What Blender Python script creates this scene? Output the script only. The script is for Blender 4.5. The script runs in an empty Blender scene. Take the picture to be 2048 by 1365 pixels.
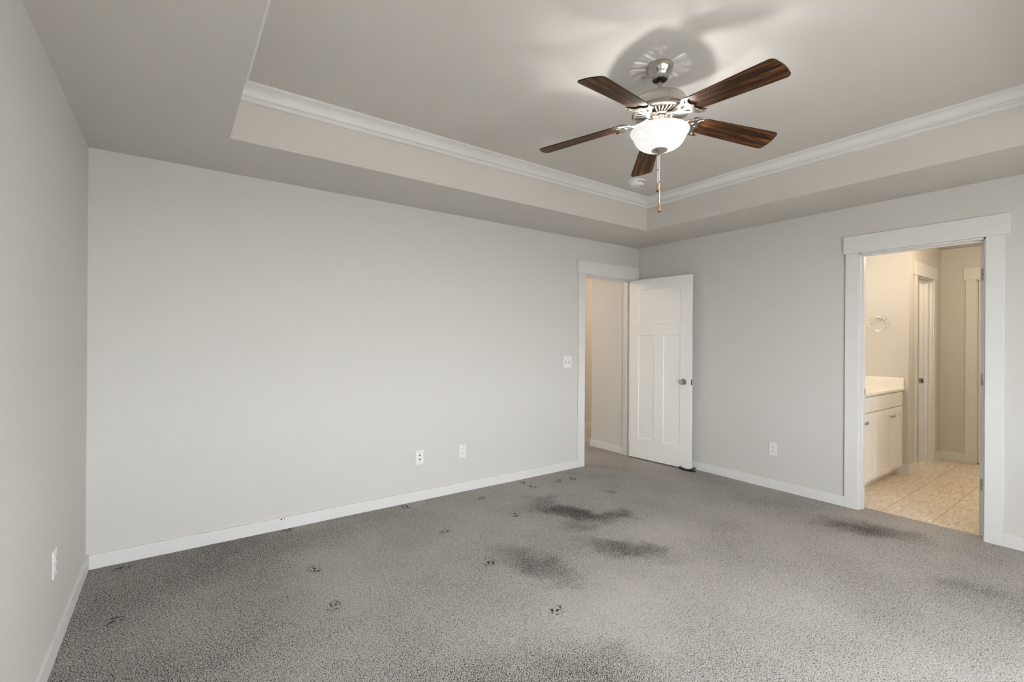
import bpy, bmesh, math, random
from math import sin, cos, pi, radians
from mathutils import Vector, Matrix

random.seed(7)
SC = bpy.context.scene
COL = SC.collection

# ------------------------------------------------------------------ camera
# world: room corner (back wall / right wall) at the origin, room in x<0, y<0
YAW, PITCH, ROLL = -0.6251, 0.0005, 0.0063
fwd = Vector((-sin(YAW) * cos(PITCH), cos(YAW) * cos(PITCH), sin(PITCH)))
rt = Vector((cos(YAW), sin(YAW), 0.0))
up = rt.cross(fwd)
rt2 = cos(ROLL) * rt + sin(ROLL) * up
up2 = -sin(ROLL) * rt + cos(ROLL) * up
cam_data = bpy.data.cameras.new('camera')
cam_data.sensor_fit = 'HORIZONTAL'
cam_data.sensor_width = 36.0
cam_data.lens = 935.33 / 2048 * 36.0
cam_data.clip_start = 0.02
cam = bpy.data.objects.new('camera', cam_data)
COL.objects.link(cam)
cam.matrix_world = Matrix(((rt2.x, up2.x, -fwd.x, -4.4369), (rt2.y, up2.y, -fwd.y, -3.6054),
                           (rt2.z, up2.z, -fwd.z, 1.3297), (0, 0, 0, 1)))
SC.camera = cam

# ------------------------------------------------------------------ sky seen by the windows
world = bpy.data.worlds.new('sky')
SC.world = world
world.use_nodes = True
wn, wl = world.node_tree.nodes, world.node_tree.links
wn.clear()
w_out = wn.new('ShaderNodeOutputWorld')
w_bg = wn.new('ShaderNodeBackground')
w_tc = wn.new('ShaderNodeTexCoord')
w_sep = wn.new('ShaderNodeSeparateXYZ')
w_ramp = wn.new('ShaderNodeValToRGB')
w_ramp.color_ramp.elements[0].position = 0.0
w_ramp.color_ramp.elements[0].color = (0.42, 0.41, 0.385, 1)
w_ramp.color_ramp.elements[1].position = 0.5
w_ramp.color_ramp.elements[1].color = (0.97, 1.0, 1.03, 1)
e = w_ramp.color_ramp.elements.new(0.46)
e.color = (0.46, 0.455, 0.43, 1)
w_map = wn.new('ShaderNodeMapRange')
w_map.inputs['From Min'].default_value = -1
w_map.inputs['From Max'].default_value = 1
wl.new(w_tc.outputs['Generated'], w_sep.inputs[0])
wl.new(w_sep.outputs['Z'], w_map.inputs['Value'])
wl.new(w_map.outputs['Result'], w_ramp.inputs['Fac'])
wl.new(w_ramp.outputs['Color'], w_bg.inputs['Color'])
wl.new(w_bg.outputs['Background'], w_out.inputs['Surface'])
w_bg.inputs['Strength'].default_value = 19.0

# ------------------------------------------------------------------ lights
FAN = (-2.434, -2.106)


def point_light(name, loc, power, radius, color):
    d = bpy.data.lights.new(name, 'POINT')
    d.energy = power
    d.shadow_soft_size = radius
    d.color = color
    o = bpy.data.objects.new(name, d)
    COL.objects.link(o)
    o.location = loc
    return o


def area_light(name, loc, rot, sx, sy, power, color, portal=False):
    d = bpy.data.lights.new(name, 'AREA')
    d.shape = 'RECTANGLE'
    d.size, d.size_y = sx, sy
    d.energy = power
    d.color = color
    if portal:
        d.cycles.is_portal = True
    o = bpy.data.objects.new(name, d)
    COL.objects.link(o)
    o.location = loc
    o.rotation_euler = rot
    return o


WIN = [(-4.22, -3.02), (-2.82, -1.62)]          # window openings in the rear wall (x ranges)
WZ = (0.55, 2.15)
YR = -4.75                                       # rear wall
for a, b in WIN:                                 # sky portals on the panes
    area_light('window_daylight', ((a + b) / 2, YR - 0.09, (WZ[0] + WZ[1]) / 2), (radians(90), 0, radians(180)),
               b - a, WZ[1] - WZ[0], 1, (1, 1, 1), portal=True)
for k in range(3):                               # three bulbs over the glass bowl of the fan
    a = radians(37 + 120 * k)
    point_light('fan_bulb_light', (FAN[0] + 0.092 * cos(a), FAN[1] + 0.092 * sin(a), 2.385), 5.0, 0.010, (1.0, 0.975, 0.94))
point_light('vanity_bulb_light', (0.75, -1.62, 2.08), 11.5, 0.07, (1.0, 0.87, 0.72))
point_light('bathroom_ceiling_light', (1.35, -2.85, 2.30), 27, 0.10, (1.0, 0.81, 0.58))
point_light('closet_jamb_fill', (2.12, -1.62, 2.25), 6, 0.08, (1.0, 0.80, 0.56))  # unseen fill lamp added to brighten the inner doorway jamb
point_light('hall_ceiling_light', (2.0, 0.85, 2.20), 46, 0.10, (1.0, 0.80, 0.58))
point_light('hall_entry_light', (-1.6, 0.95, 2.25), 26, 0.10, (1.0, 0.86, 0.70))

SC.view_settings.view_transform = 'Standard'
SC.view_settings.look = 'None'
SC.view_settings.exposure = 0.15
SC.view_settings.gamma = 1.0
SC.view_settings.use_curve_mapping = False
SC.cycles.max_bounces = 12
SC.cycles.diffuse_bounces = 8
SC.cycles.use_denoising = True
SC.cycles.caustics_reflective = False
SC.cycles.caustics_refractive = False


# ------------------------------------------------------------------ materials
def new_mat(name, color, rough=0.6, metal=0.0, spec=0.5):
    m = bpy.data.materials.new(name)
    m.use_nodes = True
    b = m.node_tree.nodes['Principled BSDF']
    b.inputs['Base Color'].default_value = (*color, 1)
    b.inputs['Roughness'].default_value = rough
    b.inputs['Metallic'].default_value = metal
    b.inputs['Specular IOR Level'].default_value = spec
    return m


def nodes_of(m):
    return m.node_tree.nodes, m.node_tree.links, m.node_tree.nodes['Principled BSDF']


def add_noise_bump(m, scale, strength, dist=0.002, detail=3.0):
    n, l, b = nodes_of(m)
    tc = n.new('ShaderNodeTexCoord')
    no = n.new('ShaderNodeTexNoise')
    no.inputs['Scale'].default_value = scale
    no.inputs['Detail'].default_value = detail
    bu = n.new('ShaderNodeBump')
    bu.inputs['Strength'].default_value = strength
    bu.inputs['Distance'].default_value = dist
    l.new(tc.outputs['Object'], no.inputs['Vector'])
    l.new(no.outputs['Fac'], bu.inputs['Height'])
    l.new(bu.outputs['Normal'], b.inputs['Normal'])


PAINT = new_mat('greige_wall_paint', (0.60, 0.588, 0.562), 0.75, 0, 0.25)
add_noise_bump(PAINT, 220, 0.06)
CEIL = new_mat('ceiling_paint', (0.585, 0.561, 0.533), 0.85, 0, 0.2)
add_noise_bump(CEIL, 160, 0.06)
TRIM = new_mat('white_trim_paint', (0.69, 0.688, 0.677), 0.42, 0, 0.4)
DOORM = new_mat('white_door_paint', (0.79, 0.782, 0.765), 0.45, 0, 0.4)
PLASTIC = new_mat('white_plastic', (0.75, 0.75, 0.735), 0.35)
DARK = new_mat('dark_slot', (0.02, 0.02, 0.02), 0.6)
BLACK = new_mat('black_rubber', (0.012, 0.012, 0.012), 0.45)
NICKEL = new_mat('brushed_nickel', (0.52, 0.49, 0.45), 0.22, 1.0)
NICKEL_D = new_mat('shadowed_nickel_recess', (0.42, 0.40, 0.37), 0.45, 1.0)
CHROME = new_mat('chrome', (0.80, 0.79, 0.77), 0.12, 1.0)
HINGE = new_mat('satin_hinge', (0.42, 0.40, 0.37), 0.35, 1.0)
BRONZE = new_mat('dark_latch_metal', (0.05, 0.047, 0.043), 0.4, 1.0)
CABINET = new_mat('cabinet_paint', (0.78, 0.755, 0.715), 0.4, 0, 0.4)
MARBLE = new_mat('cultured_marble', (0.84, 0.82, 0.77), 0.15, 0, 0.5)
for m_ in (NICKEL, CABINET, MARBLE, CHROME, HINGE, PLASTIC, BLACK):
    add_noise_bump(m_, 300, 0.015, 0.001)

# lit frosted glass: glows, and lets part of the bulbs' light through
GLOW = bpy.data.materials.new('lit_frosted_glass')
GLOW.use_nodes = True
gn, gl_, gb = nodes_of(GLOW)
gb.inputs['Base Color'].default_value = (0.38, 0.376, 0.37, 1)
gb.inputs['Roughness'].default_value = 0.3
gb.inputs['Emission Color'].default_value = (1.0, 0.985, 0.96, 1)
gb.inputs['Emission Strength'].default_value = 0.57
g_tr = gn.new('ShaderNodeBsdfTransparent')
g_mx = gn.new('ShaderNodeMixShader')
g_mx.inputs[0].default_value = 0.07
g_tl = gn.new('ShaderNodeBsdfTranslucent')
g_tl.inputs['Color'].default_value = (0.9, 0.89, 0.87, 1)
g_m2 = gn.new('ShaderNodeMixShader')
g_m2.inputs[0].default_value = 0.006
gl_.new(gb.outputs[0], g_m2.inputs[1])
gl_.new(g_tl.outputs[0], g_m2.inputs[2])
gl_.new(g_m2.outputs[0], g_mx.inputs[1])
gl_.new(g_tr.outputs[0], g_mx.inputs[2])
gl_.new(g_mx.outputs[0], gn['Material Output'].inputs['Surface'])
BULB = bpy.data.materials.new('bulb_glow')
BULB.use_nodes = True
bb_ = nodes_of(BULB)[2]
bb_.inputs['Emission Color'].default_value = (1.0, 0.93, 0.85, 1)
bb_.inputs['Emission Strength'].default_value = 2.0
bn_, bl_ = BULB.node_tree.nodes, BULB.node_tree.links
b_tr = bn_.new('ShaderNodeBsdfTransparent')          # clear bulb glass around the filament light
b_mx = bn_.new('ShaderNodeMixShader')
b_mx.inputs[0].default_value = 0.9
bl_.new(bb_.outputs[0], b_mx.inputs[1])
bl_.new(b_tr.outputs[0], b_mx.inputs[2])
bl_.new(b_mx.outputs[0], bn_['Material Output'].inputs['Surface'])


def wood_material(name, c0, c1, c2, scale=(1.6, 26, 26)):
    m = new_mat(name, c1, 0.42, 0, 0.4)
    n, l, b = nodes_of(m)
    tc = n.new('ShaderNodeTexCoord')
    mp = n.new('ShaderNodeMapping')
    mp.inputs['Scale'].default_value = scale
    no = n.new('ShaderNodeTexNoise')
    no.inputs['Scale'].default_value = 2.2
    no.inputs['Detail'].default_value = 7
    no.inputs['Roughness'].default_value = 0.65
    no.inputs['Distortion'].default_value = 1.1
    rp = n.new('ShaderNodeValToRGB')
    els = rp.color_ramp.elements
    els[0].position, els[0].color = 0.34, (*c0, 1)
    els[1].position, els[1].color = 0.70, (*c2, 1)
    k = els.new(0.5)
    k.color = (*c1, 1)
    l.new(tc.outputs['Object'], mp.inputs['Vector'])
    l.new(mp.outputs['Vector'], no.inputs['Vector'])
    l.new(no.outputs['Fac'], rp.inputs['Fac'])
    l.new(rp.outputs['Color'], b.inputs['Base Color'])
    return m


WALNUT = wood_material('dark_walnut', (0.004, 0.002, 0.001), (0.060, 0.022, 0.007), (0.29, 0.122, 0.042), (1.0, 20, 20))
nodes_of(WALNUT)[2].inputs['Specular IOR Level'].default_value = 0.22
nodes_of(WALNUT)[2].inputs['Roughness'].default_value = 0.5
EDGE = new_mat('dark_edge_banding', (0.012, 0.007, 0.004), 0.5, 0, 0.3)
OAK = wood_material('pale_oak', (0.30, 0.17, 0.07), (0.50, 0.31, 0.14), (0.62, 0.42, 0.22), (30, 30, 6))


def carpet_material():
    m = new_mat('grey_carpet', (0.3, 0.29, 0.28), 0.95, 0, 0.05)
    n, l, b = nodes_of(m)
    tc = n.new('ShaderNodeTexCoord')
    # slight irregular warp for everything that lies in the pile
    wno = n.new('ShaderNodeTexNoise')
    wno.inputs['Scale'].default_value = 6.0
    wno.inputs['Detail'].default_value = 4
    l.new(tc.outputs['Object'], wno.inputs['Vector'])
    sub = n.new('ShaderNodeVectorMath')
    sub.operation = 'SUBTRACT'
    sub.inputs[1].default_value = (0.5, 0.5, 0.5)
    l.new(wno.outputs['Color'], sub.inputs[0])
    sc_ = n.new('ShaderNodeVectorMath')
    sc_.operation = 'SCALE'
    sc_.inputs['Scale'].default_value = 0.30
    l.new(sub.outputs[0], sc_.inputs[0])
    flat = n.new('ShaderNodeVectorMath')
    flat.operation = 'MULTIPLY'
    flat.inputs[1].default_value = (1, 1, 0)
    l.new(sc_.outputs[0], flat.inputs[0])
    warp = n.new('ShaderNodeVectorMath')
    warp.operation = 'ADD'
    l.new(tc.outputs['Object'], warp.inputs[0])
    l.new(flat.outputs[0], warp.inputs[1])

    def patch(src, cx, cy, rx, ry, ang, soft=0.25):
        mp = n.new('ShaderNodeMapping')
        mp.vector_type = 'TEXTURE'
        mp.inputs['Location'].default_value = (cx, cy, 0)
        mp.inputs['Rotation'].default_value = (0, 0, radians(ang))
        mp.inputs['Scale'].default_value = (rx, ry, 1)
        l.new(src, mp.inputs['Vector'])
        ln = n.new('ShaderNodeVectorMath')
        ln.operation = 'LENGTH'
        l.new(mp.outputs[0], ln.inputs[0])
        mr = n.new('ShaderNodeMapRange')
        mr.interpolation_type = 'SMOOTHSTEP'
        mr.inputs['From Min'].default_value = 1.0 + soft
        mr.inputs['From Max'].default_value = max(0.0, 1.0 - soft * 1.6)
        mr.inputs['To Min'].default_value = 0
        mr.inputs['To Max'].default_value = 1
        l.new(ln.outputs['Value'], mr.inputs['Value'])
        return mr.outputs['Result']

    def total(items):
        acc = None
        for out, w in items:
            mu = n.new('ShaderNodeMath')
            mu.operation = 'MULTIPLY_ADD'
            mu.inputs[1].default_value = w
            l.new(out, mu.inputs[0])
            if acc is None:
                mu.inputs[2].default_value = 0
            else:
                l.new(acc, mu.inputs[2])
            acc = mu.outputs[0]
        return acc

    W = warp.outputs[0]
    nap_falloff = total([(patch(W, *a), w) for a, w in NAP_AND_FALLOFF])
    # furniture dents: a tighter warp breaks each one into ragged marks
    dno = n.new('ShaderNodeTexNoise')
    dno.inputs['Scale'].default_value = 55
    dno.inputs['Detail'].default_value = 1
    l.new(tc.outputs['Object'], dno.inputs['Vector'])
    dents = total([(patch(tc.outputs['Object'], x, y, 0.055, 0.036, 25 + 40 * (i % 3), 0.3), 1.0) for i, (x, y) in enumerate(DENTS)])
    dth = n.new('ShaderNodeMapRange')
    dth.inputs['From Min'].default_value = 0.50
    dth.inputs['From Max'].default_value = 0.60
    l.new(dno.outputs['Fac'], dth.inputs['Value'])
    dm = n.new('ShaderNodeMath')
    dm.operation = 'MULTIPLY'
    l.new(dents, dm.inputs[0])
    l.new(dth.outputs[0], dm.inputs[1])
    # tufts: shade within the pile is drawn into the colour as dark specks
    vr = n.new('ShaderNodeVectorRotate')
    vr.rotation_type = 'Z_AXIS'
    vr.inputs['Angle'].default_value = radians(-62)
    l.new(tc.outputs['Object'], vr.inputs['Vector'])
    mp2 = n.new('ShaderNodeMapping')
    mp2.inputs['Scale'].default_value = (0.85, 1.28, 1.0)
    l.new(vr.outputs[0], mp2.inputs['Vector'])
    tu = n.new('ShaderNodeTexNoise')
    tu.inputs['Scale'].default_value = 205
    tu.inputs['Detail'].default_value = 2.0
    tu.inputs['Roughness'].default_value = 0.55
    tu.inputs['Distortion'].default_value = 0.6
    l.new(mp2.outputs[0], tu.inputs['Vector'])
    # brushed pile and the painted corner falloff shift the darkness of the tufts
    big = n.new('ShaderNodeTexNoise')
    big.inputs['Scale'].default_value = 1.3
    big.inputs['Detail'].default_value = 5
    l.new(tc.outputs['Object'], big.inputs['Vector'])
    bigm = n.new('ShaderNodeMapRange')
    bigm.inputs['From Min'].default_value = 0.3
    bigm.inputs['From Max'].default_value = 0.7
    bigm.inputs['To Min'].default_value = -0.035
    bigm.inputs['To Max'].default_value = 0.035
    l.new(big.outputs['Fac'], bigm.inputs['Value'])
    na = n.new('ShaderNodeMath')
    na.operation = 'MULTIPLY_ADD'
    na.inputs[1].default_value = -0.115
    l.new(nap_falloff, na.inputs[0])
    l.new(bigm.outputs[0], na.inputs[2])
    tv = n.new('ShaderNodeMath')
    tv.operation = 'ADD'
    l.new(tu.outputs['Fac'], tv.inputs[0])
    l.new(na.outputs[0], tv.inputs[1])
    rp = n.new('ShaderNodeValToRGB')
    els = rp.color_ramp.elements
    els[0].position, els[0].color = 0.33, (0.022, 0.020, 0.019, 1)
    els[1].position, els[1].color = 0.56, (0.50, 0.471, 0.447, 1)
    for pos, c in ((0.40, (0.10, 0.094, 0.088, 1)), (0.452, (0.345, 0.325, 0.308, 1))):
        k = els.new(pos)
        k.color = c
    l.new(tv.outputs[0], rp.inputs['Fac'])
    mx = n.new('ShaderNodeMix')
    mx.data_type = 'RGBA'
    mx.inputs['B'].default_value = (0.03, 0.028, 0.026, 1)
    l.new(dm.outputs[0], mx.inputs['Factor'])
    l.new(rp.outputs['Color'], mx.inputs['A'])
    l.new(mx.outputs['Result'], b.inputs['Base Color'])
    bu = n.new('ShaderNodeBump')
    bu.inputs['Strength'].default_value = 0.55
    bu.inputs['Distance'].default_value = 0.006
    l.new(tu.outputs['Fac'], bu.inputs['Height'])
    l.new(bu.outputs['Normal'], b.inputs['Normal'])
    return m


# pile brushed the other way, two patches also painted with light falloff: (x, y, half length, half width, angle), strength
NAP_AND_FALLOFF = [((-1.93, -0.93, 0.36, 0.13, -62, 0.45), 1.0), ((-1.90, -0.56, 0.13, 0.10, 0, 0.5), 0.6),
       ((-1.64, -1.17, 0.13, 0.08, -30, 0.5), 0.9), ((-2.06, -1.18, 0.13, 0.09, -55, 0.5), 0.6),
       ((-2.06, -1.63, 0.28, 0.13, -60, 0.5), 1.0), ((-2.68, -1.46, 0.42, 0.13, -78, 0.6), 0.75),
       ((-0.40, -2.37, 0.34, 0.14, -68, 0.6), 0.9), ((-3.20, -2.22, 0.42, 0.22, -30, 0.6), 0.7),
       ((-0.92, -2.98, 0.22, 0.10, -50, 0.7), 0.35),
       ((-4.55, -0.75, 0.55, 1.15, 0, 0.8), 0.45), ((-3.75, -0.15, 0.95, 0.30, 0, 0.8), 0.35),  # broad left corner tone: brushed pile plus painted light falloff
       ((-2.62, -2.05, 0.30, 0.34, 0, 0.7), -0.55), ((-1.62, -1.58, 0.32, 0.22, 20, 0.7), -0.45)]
DENTS = [(-4.675, -0.085), (-3.788, -0.05), (-2.928, -0.085), (-2.328, -0.249), (-1.777, -0.103), (-1.779, -0.249),
         (-1.456, -0.248), (-1.297, -0.279), (-1.3, -0.769), (-2.912, -0.699), (-2.32, -0.725), (-3.775, -0.744),
         (-2.899, -1.263), (-3.784, -1.195), (-4.657, -0.731), (-2.9, -1.865)]
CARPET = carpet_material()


def tile_material():
    m = new_mat('beige_stone_tile', (0.6, 0.52, 0.42), 0.35, 0, 0.4)
    n, l, b = nodes_of(m)
    tc = n.new('ShaderNodeTexCoord')
    mp = n.new('ShaderNodeMapping')
    mp.inputs['Scale'].default_value = (5, 22, 1)
    mp.inputs['Rotation'].default_value = (0, 0, radians(-36))
    l.new(tc.outputs['Object'], mp.inputs['Vector'])
    no = n.new('ShaderNodeTexNoise')
    no.inputs['Scale'].default_value = 2.4
    no.inputs['Detail'].default_value = 6
    no.inputs['Distortion'].default_value = 1.4
    l.new(mp.outputs[0], no.inputs['Vector'])
    rp = n.new('ShaderNodeValToRGB')
    els = rp.color_ramp.elements
    els[0].position, els[0].color = 0.32, (0.55, 0.45, 0.325, 1)
    els[1].position, els[1].color = 0.68, (0.84, 0.775, 0.665, 1)
    l.new(no.outputs['Fac'], rp.inputs['Fac'])
    # square grout grid, 0.305 m tiles
    sep = n.new('ShaderNodeSeparateXYZ')
    l.new(tc.outputs['Object'], sep.inputs[0])
    line = []
    for ax, off in (('X', 0.46), ('Y', -2.60)):
        a = n.new('ShaderNodeMath')
        a.operation = 'SUBTRACT'
        a.inputs[1].default_value = off
        l.new(sep.outputs[ax], a.inputs[0])
        w = n.new('ShaderNodeMath')
        w.operation = 'PINGPONG'
        w.inputs[1].default_value = 0.1525
        l.new(a.outputs[0], w.inputs[0])
        c = n.new('ShaderNodeMath')
        c.operation = 'LESS_THAN'
        c.inputs[1].default_value = 0.0035 if ax == 'Y' else 0.0022
        l.new(w.outputs[0], c.inputs[0])
        line.append(c.outputs[0])
    mxm = n.new('ShaderNodeMath')
    mxm.operation = 'MAXIMUM'
    l.new(line[0], mxm.inputs[0])
    l.new(line[1], mxm.inputs[1])
    mx = n.new('ShaderNodeMix')
    mx.data_type = 'RGBA'
    mx.inputs['B'].default_value = (0.48, 0.39, 0.28, 1)
    l.new(mxm.outputs[0], mx.inputs['Factor'])
    l.new(rp.outputs['Color'], mx.inputs['A'])
    l.new(mx.outputs['Result'], b.inputs['Base Color'])
    return m


TILE = tile_material()


# ------------------------------------------------------------------ mesh helpers
class MB:
    """collects shapes and links them as one mesh object"""

    def __init__(self):
        self.bm = bmesh.new()

    def box(self, x0, y0, z0, x1, y1, z1):
        r = bmesh.ops.create_cube(self.bm, size=1)
        s = Vector((abs(x1 - x0), abs(y1 - y0), abs(z1 - z0)))
        c = Vector(((x0 + x1) / 2, (y0 + y1) / 2, (z0 + z1) / 2))
        for v in r['verts']:
            v.co = Vector((v.co.x * s.x, v.co.y * s.y, v.co.z * s.z)) + c
        return r['verts']

    def lathe(self, prof, n=48, axis='Z', center=(0, 0, 0), closed=False):
        """prof: (radius, height) pairs"""
        c = Vector(center)
        rings = []
        for r, h in prof:
            ring = []
            if r < 1e-6:
                p = {'Z': (0, 0, h), 'X': (h, 0, 0), 'Y': (0, h, 0)}[axis]
                ring = [self.bm.verts.new(c + Vector(p))]
            else:
                for k in range(n):
                    a = 2 * pi * k / n
                    p = {'Z': (r * cos(a), r * sin(a), h), 'X': (h, r * cos(a), r * sin(a)),
                         'Y': (r * sin(a), h, r * cos(a))}[axis]
                    ring.append(self.bm.verts.new(c + Vector(p)))
            rings.append(ring)
        pairs = list(zip(rings, rings[1:]))
        if closed:
            pairs.append((rings[-1], rings[0]))
        for A, B in pairs:
            for k in range(n):
                k2 = (k + 1) % n
                try:
                    if len(A) == 1 and len(B) == 1:
                        break
                    if len(A) == 1:
                        self.bm.faces.new((A[0], B[k], B[k2]))
                    elif len(B) == 1:
                        self.bm.faces.new((A[k], B[0], A[k2]))
                    else:
                        self.bm.faces.new((A[k], B[k], B[k2], A[k2]))
                except ValueError:
                    pass

    def tube(self, pts, r, n=10, closed=False):
        pts = [Vector(p) for p in pts]
        rad = r if isinstance(r, (list, tuple)) else [r] * len(pts)
        rings = []
        prev = None
        N = len(pts)
        for i, p in enumerate(pts):
            if closed:
                t = pts[(i + 1) % N] - pts[i - 1]
            else:
                t = pts[min(i + 1, N - 1)] - pts[max(i - 1, 0)]
            t.normalize()
            if prev is None:
                a = Vector((0, 0, 1)) if abs(t.z) < 0.9 else Vector((1, 0, 0))
                u = t.cross(a).normalized()
            else:
                u = (prev - t * prev.dot(t)).normalized()
            prev = u
            v = t.cross(u)
            rings.append([self.bm.verts.new(p + rad[i] * (cos(2 * pi * k / n) * u + sin(2 * pi * k / n) * v)) for k in range(n)])
        pairs = list(zip(rings, rings[1:])) + ([(rings[-1], rings[0])] if closed else [])
        for A, B in pairs:
            for k in range(n):
                self.bm.faces.new((A[k], A[(k + 1) % n], B[(k + 1) % n], B[k]))
        if not closed:
            self.bm.faces.new(rings[0][::-1])
            self.bm.faces.new(rings[-1])

    def loops(self, loops, cap=True):
        """skin through equally long loops of points"""
        L = [[self.bm.verts.new(Vector(p)) for p in lp] for lp in loops]
        n = len(L[0])
        for A, B in zip(L, L[1:]):
            for k in range(n):
                self.bm.faces.new((A[k], A[(k + 1) % n], B[(k + 1) % n], B[k]))
        if cap:
            self.bm.faces.new(L[0][::-1])
            self.bm.faces.new(L[-1])

    def xform(self, M):
        bmesh.ops.transform(self.bm, matrix=M, verts=self.bm.verts)

    def build(self, name, mat, parent=None, bevel=0.0, smooth=False, loc=None, kind=None, segs=2):
        bmesh.ops.recalc_face_normals(self.bm, faces=self.bm.faces)
        me = bpy.data.meshes.new(name)
        self.bm.to_mesh(me)
        self.bm.free()
        me.materials.append(mat)
        if smooth:
            for p in me.polygons:
                p.use_smooth = True
            try:
                me.set_sharp_from_angle(angle=radians(38))
            except Exception:
                pass
        o = bpy.data.objects.new(name, me)
        COL.objects.link(o)
        if parent is not None:
            o.parent = parent
        if loc is not None:
            o.location = loc
        if bevel:
            b = o.modifiers.new('bevel', 'BEVEL')
            b.width = bevel
            b.segments = segs
            b.limit_method = 'ANGLE'
        if kind:
            o['kind'] = kind
        return o


def tag(o, label, cat, group=None, kind=None):
    o['label'] = label
    o['category'] = cat
    if group:
        o['group'] = group
    if kind:
        o['kind'] = kind
    return o


def empty(name, loc=(0, 0, 0), rot=(0, 0, 0)):
    o = bpy.data.objects.new(name, None)
    o.empty_display_size = 0.05
    COL.objects.link(o)
    o.location = loc
    o.rotation_euler = rot
    return o


def struct(name, mb, mat, label, cat, bevel=0.0):
    o = mb.build(name, mat, bevel=bevel, kind='structure')
    return tag(o, label, cat)


def copy_tree(o, parent=None):
    c = o.copy()
    COL.objects.link(c)
    if parent is not None:
        c.parent = parent
    for ch in list(o.children):
        copy_tree(ch, c)
    return c


# ------------------------------------------------------------------ room shell
L, H, T1 = 4.844, 2.43, 2.739
TXL, TXR, TY, TYR = -4.197, -0.652, -0.629, -3.583     # tray recess
T = 0.115                                               # wall thickness
HB, HT = 2.054, 2.193                                   # bottom and top of the door headers
BB = 0.084                                              # baseboard height
AXL, AXR = -0.873, -0.130                               # hall door opening (back wall)
BYN, BYF = -2.205, -2.906                               # bathroom door opening (right wall)
HO = 2.042                                              # height of the openings in the walls

m = MB()
m.box(-L - T, 0, -0.05, AXL - 0.012, T, H + 0.5)
m.box(AXR + 0.012, 0, -0.05, T, T, H + 0.5)
m.box(AXL - 0.012, 0, HO + 0.012, AXR + 0.012, T, H + 0.5)
struct('wall_back', m, PAINT, 'long greige wall facing the camera with the open white door at its end', 'wall')
m = MB()
m.box(0, BYN + 0.012, -0.05, T, 0, H + 0.5)
m.box(0, YR - T, -0.05, T, BYF - 0.012, H + 0.5)
m.box(0, BYF - 0.012, HO + 0.012, T, BYN + 0.012, H + 0.5)
struct('wall_right', m, PAINT, 'greige wall on the right with the doorway to the tiled bathroom', 'wall')
m = MB()
m.box(-L - T, YR - T, -0.05, -L, 0, H + 0.5)
struct('wall_left', m, PAINT, 'greige side wall along the left edge of the picture', 'wall')
m = MB()
xs = [-L] + [v for w in WIN for v in w] + [0.0]
for a, b in zip(xs[0::2], xs[1::2]):
    m.box(a, YR - T, -0.05, b, YR, H + 0.5)
for a, b in WIN:
    m.box(a, YR - T, -0.05, b, YR, WZ[0])
    m.box(a, YR - T, WZ[1], b, YR, H + 0.5)
struct('wall_rear', m, PAINT, 'greige wall with two windows behind the camera', 'wall')

# carpet: room plus hall
m = MB()
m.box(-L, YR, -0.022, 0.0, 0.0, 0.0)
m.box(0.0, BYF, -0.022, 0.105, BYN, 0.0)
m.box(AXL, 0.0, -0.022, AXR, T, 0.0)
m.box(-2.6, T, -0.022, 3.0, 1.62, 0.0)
struct('floor', m, CARPET, 'worn grey carpet with furniture dents, brushed dark patches and painted corner falloff', 'carpet')
# subfloor and bathroom tile
m = MB()
m.box(0.105, -3.72, -0.06, 3.0, -1.20, -0.022)
struct('floor_bathroom', m, TILE, 'beige stone tile floor beyond the bathroom doorway', 'floor')
m = MB()
m.box(0.098, BYF, -0.022, 0.112, BYN, -0.004)
m.build('trim_threshold', OAK, bevel=0.003, kind='structure')
tag(bpy.data.objects['trim_threshold'], 'thin brown strip where carpet meets bathroom tile', 'threshold')

# ceiling: lower ring, recess sides and the raised middle
m = MB()
m.box(-L, TY, H, 0, 0, H + 0.012)
m.box(-L, YR, H, 0, TYR, H + 0.012)
m.box(-L, TYR, H, TXL, TY, H + 0.012)
m.box(TXR, TYR, H, 0, TY, H + 0.012)
m.box(TXL - 0.012, TY, H + 0.012, TXR + 0.012, TY + 0.012, T1)
m.box(TXL - 0.012, TYR - 0.012, H + 0.012, TXR + 0.012, TYR, T1)
m.box(TXL - 0.012, TYR, H + 0.012, TXL, TY, T1)
m.box(TXR, TYR, H + 0.012, TXR + 0.012, TY, T1)
m.box(TXL - 0.012, TYR - 0.012, T1, TXR + 0.012, TY + 0.012, T1 + 0.02)
struct('ceiling', m, CEIL, 'greige tray ceiling with a raised middle around the fan', 'ceiling')

# crown moulding around the recess, one mitred length per side
CROWN = [(0, 2.648), (0.017, 2.648), (0.019, 2.650), (0.019, 2.667), (0.013, 2.669), (0.013, 2.673), (0.025, 2.675), (0.027, 2.679), (0.025, 2.684),
         (0.021, 2.686), (0.024, 2.697), (0.031, 2.708), (0.041, 2.717), (0.053, 2.722), (0.061, 2.7235), (0.061, 2.7265), (0.072, 2.728), (0.076, 2.731),
         (0.076, T1), (0, T1)]


def crown(name, p0, p1, inward, label):
    d = (Vector(p1) - Vector(p0)).normalized()
    n = Vector(inward)
    d = Vector((d.x, d.y, 0))
    la = [Vector((p0[0], p0[1], z)) + n * o + d * o for o, z in CROWN]
    lb = [Vector((p1[0], p1[1], z)) + n * o - d * o for o, z in CROWN]
    mb = MB()
    mb.loops([la, lb])
    return struct(name, mb, TRIM, label, 'crown moulding')


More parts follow.
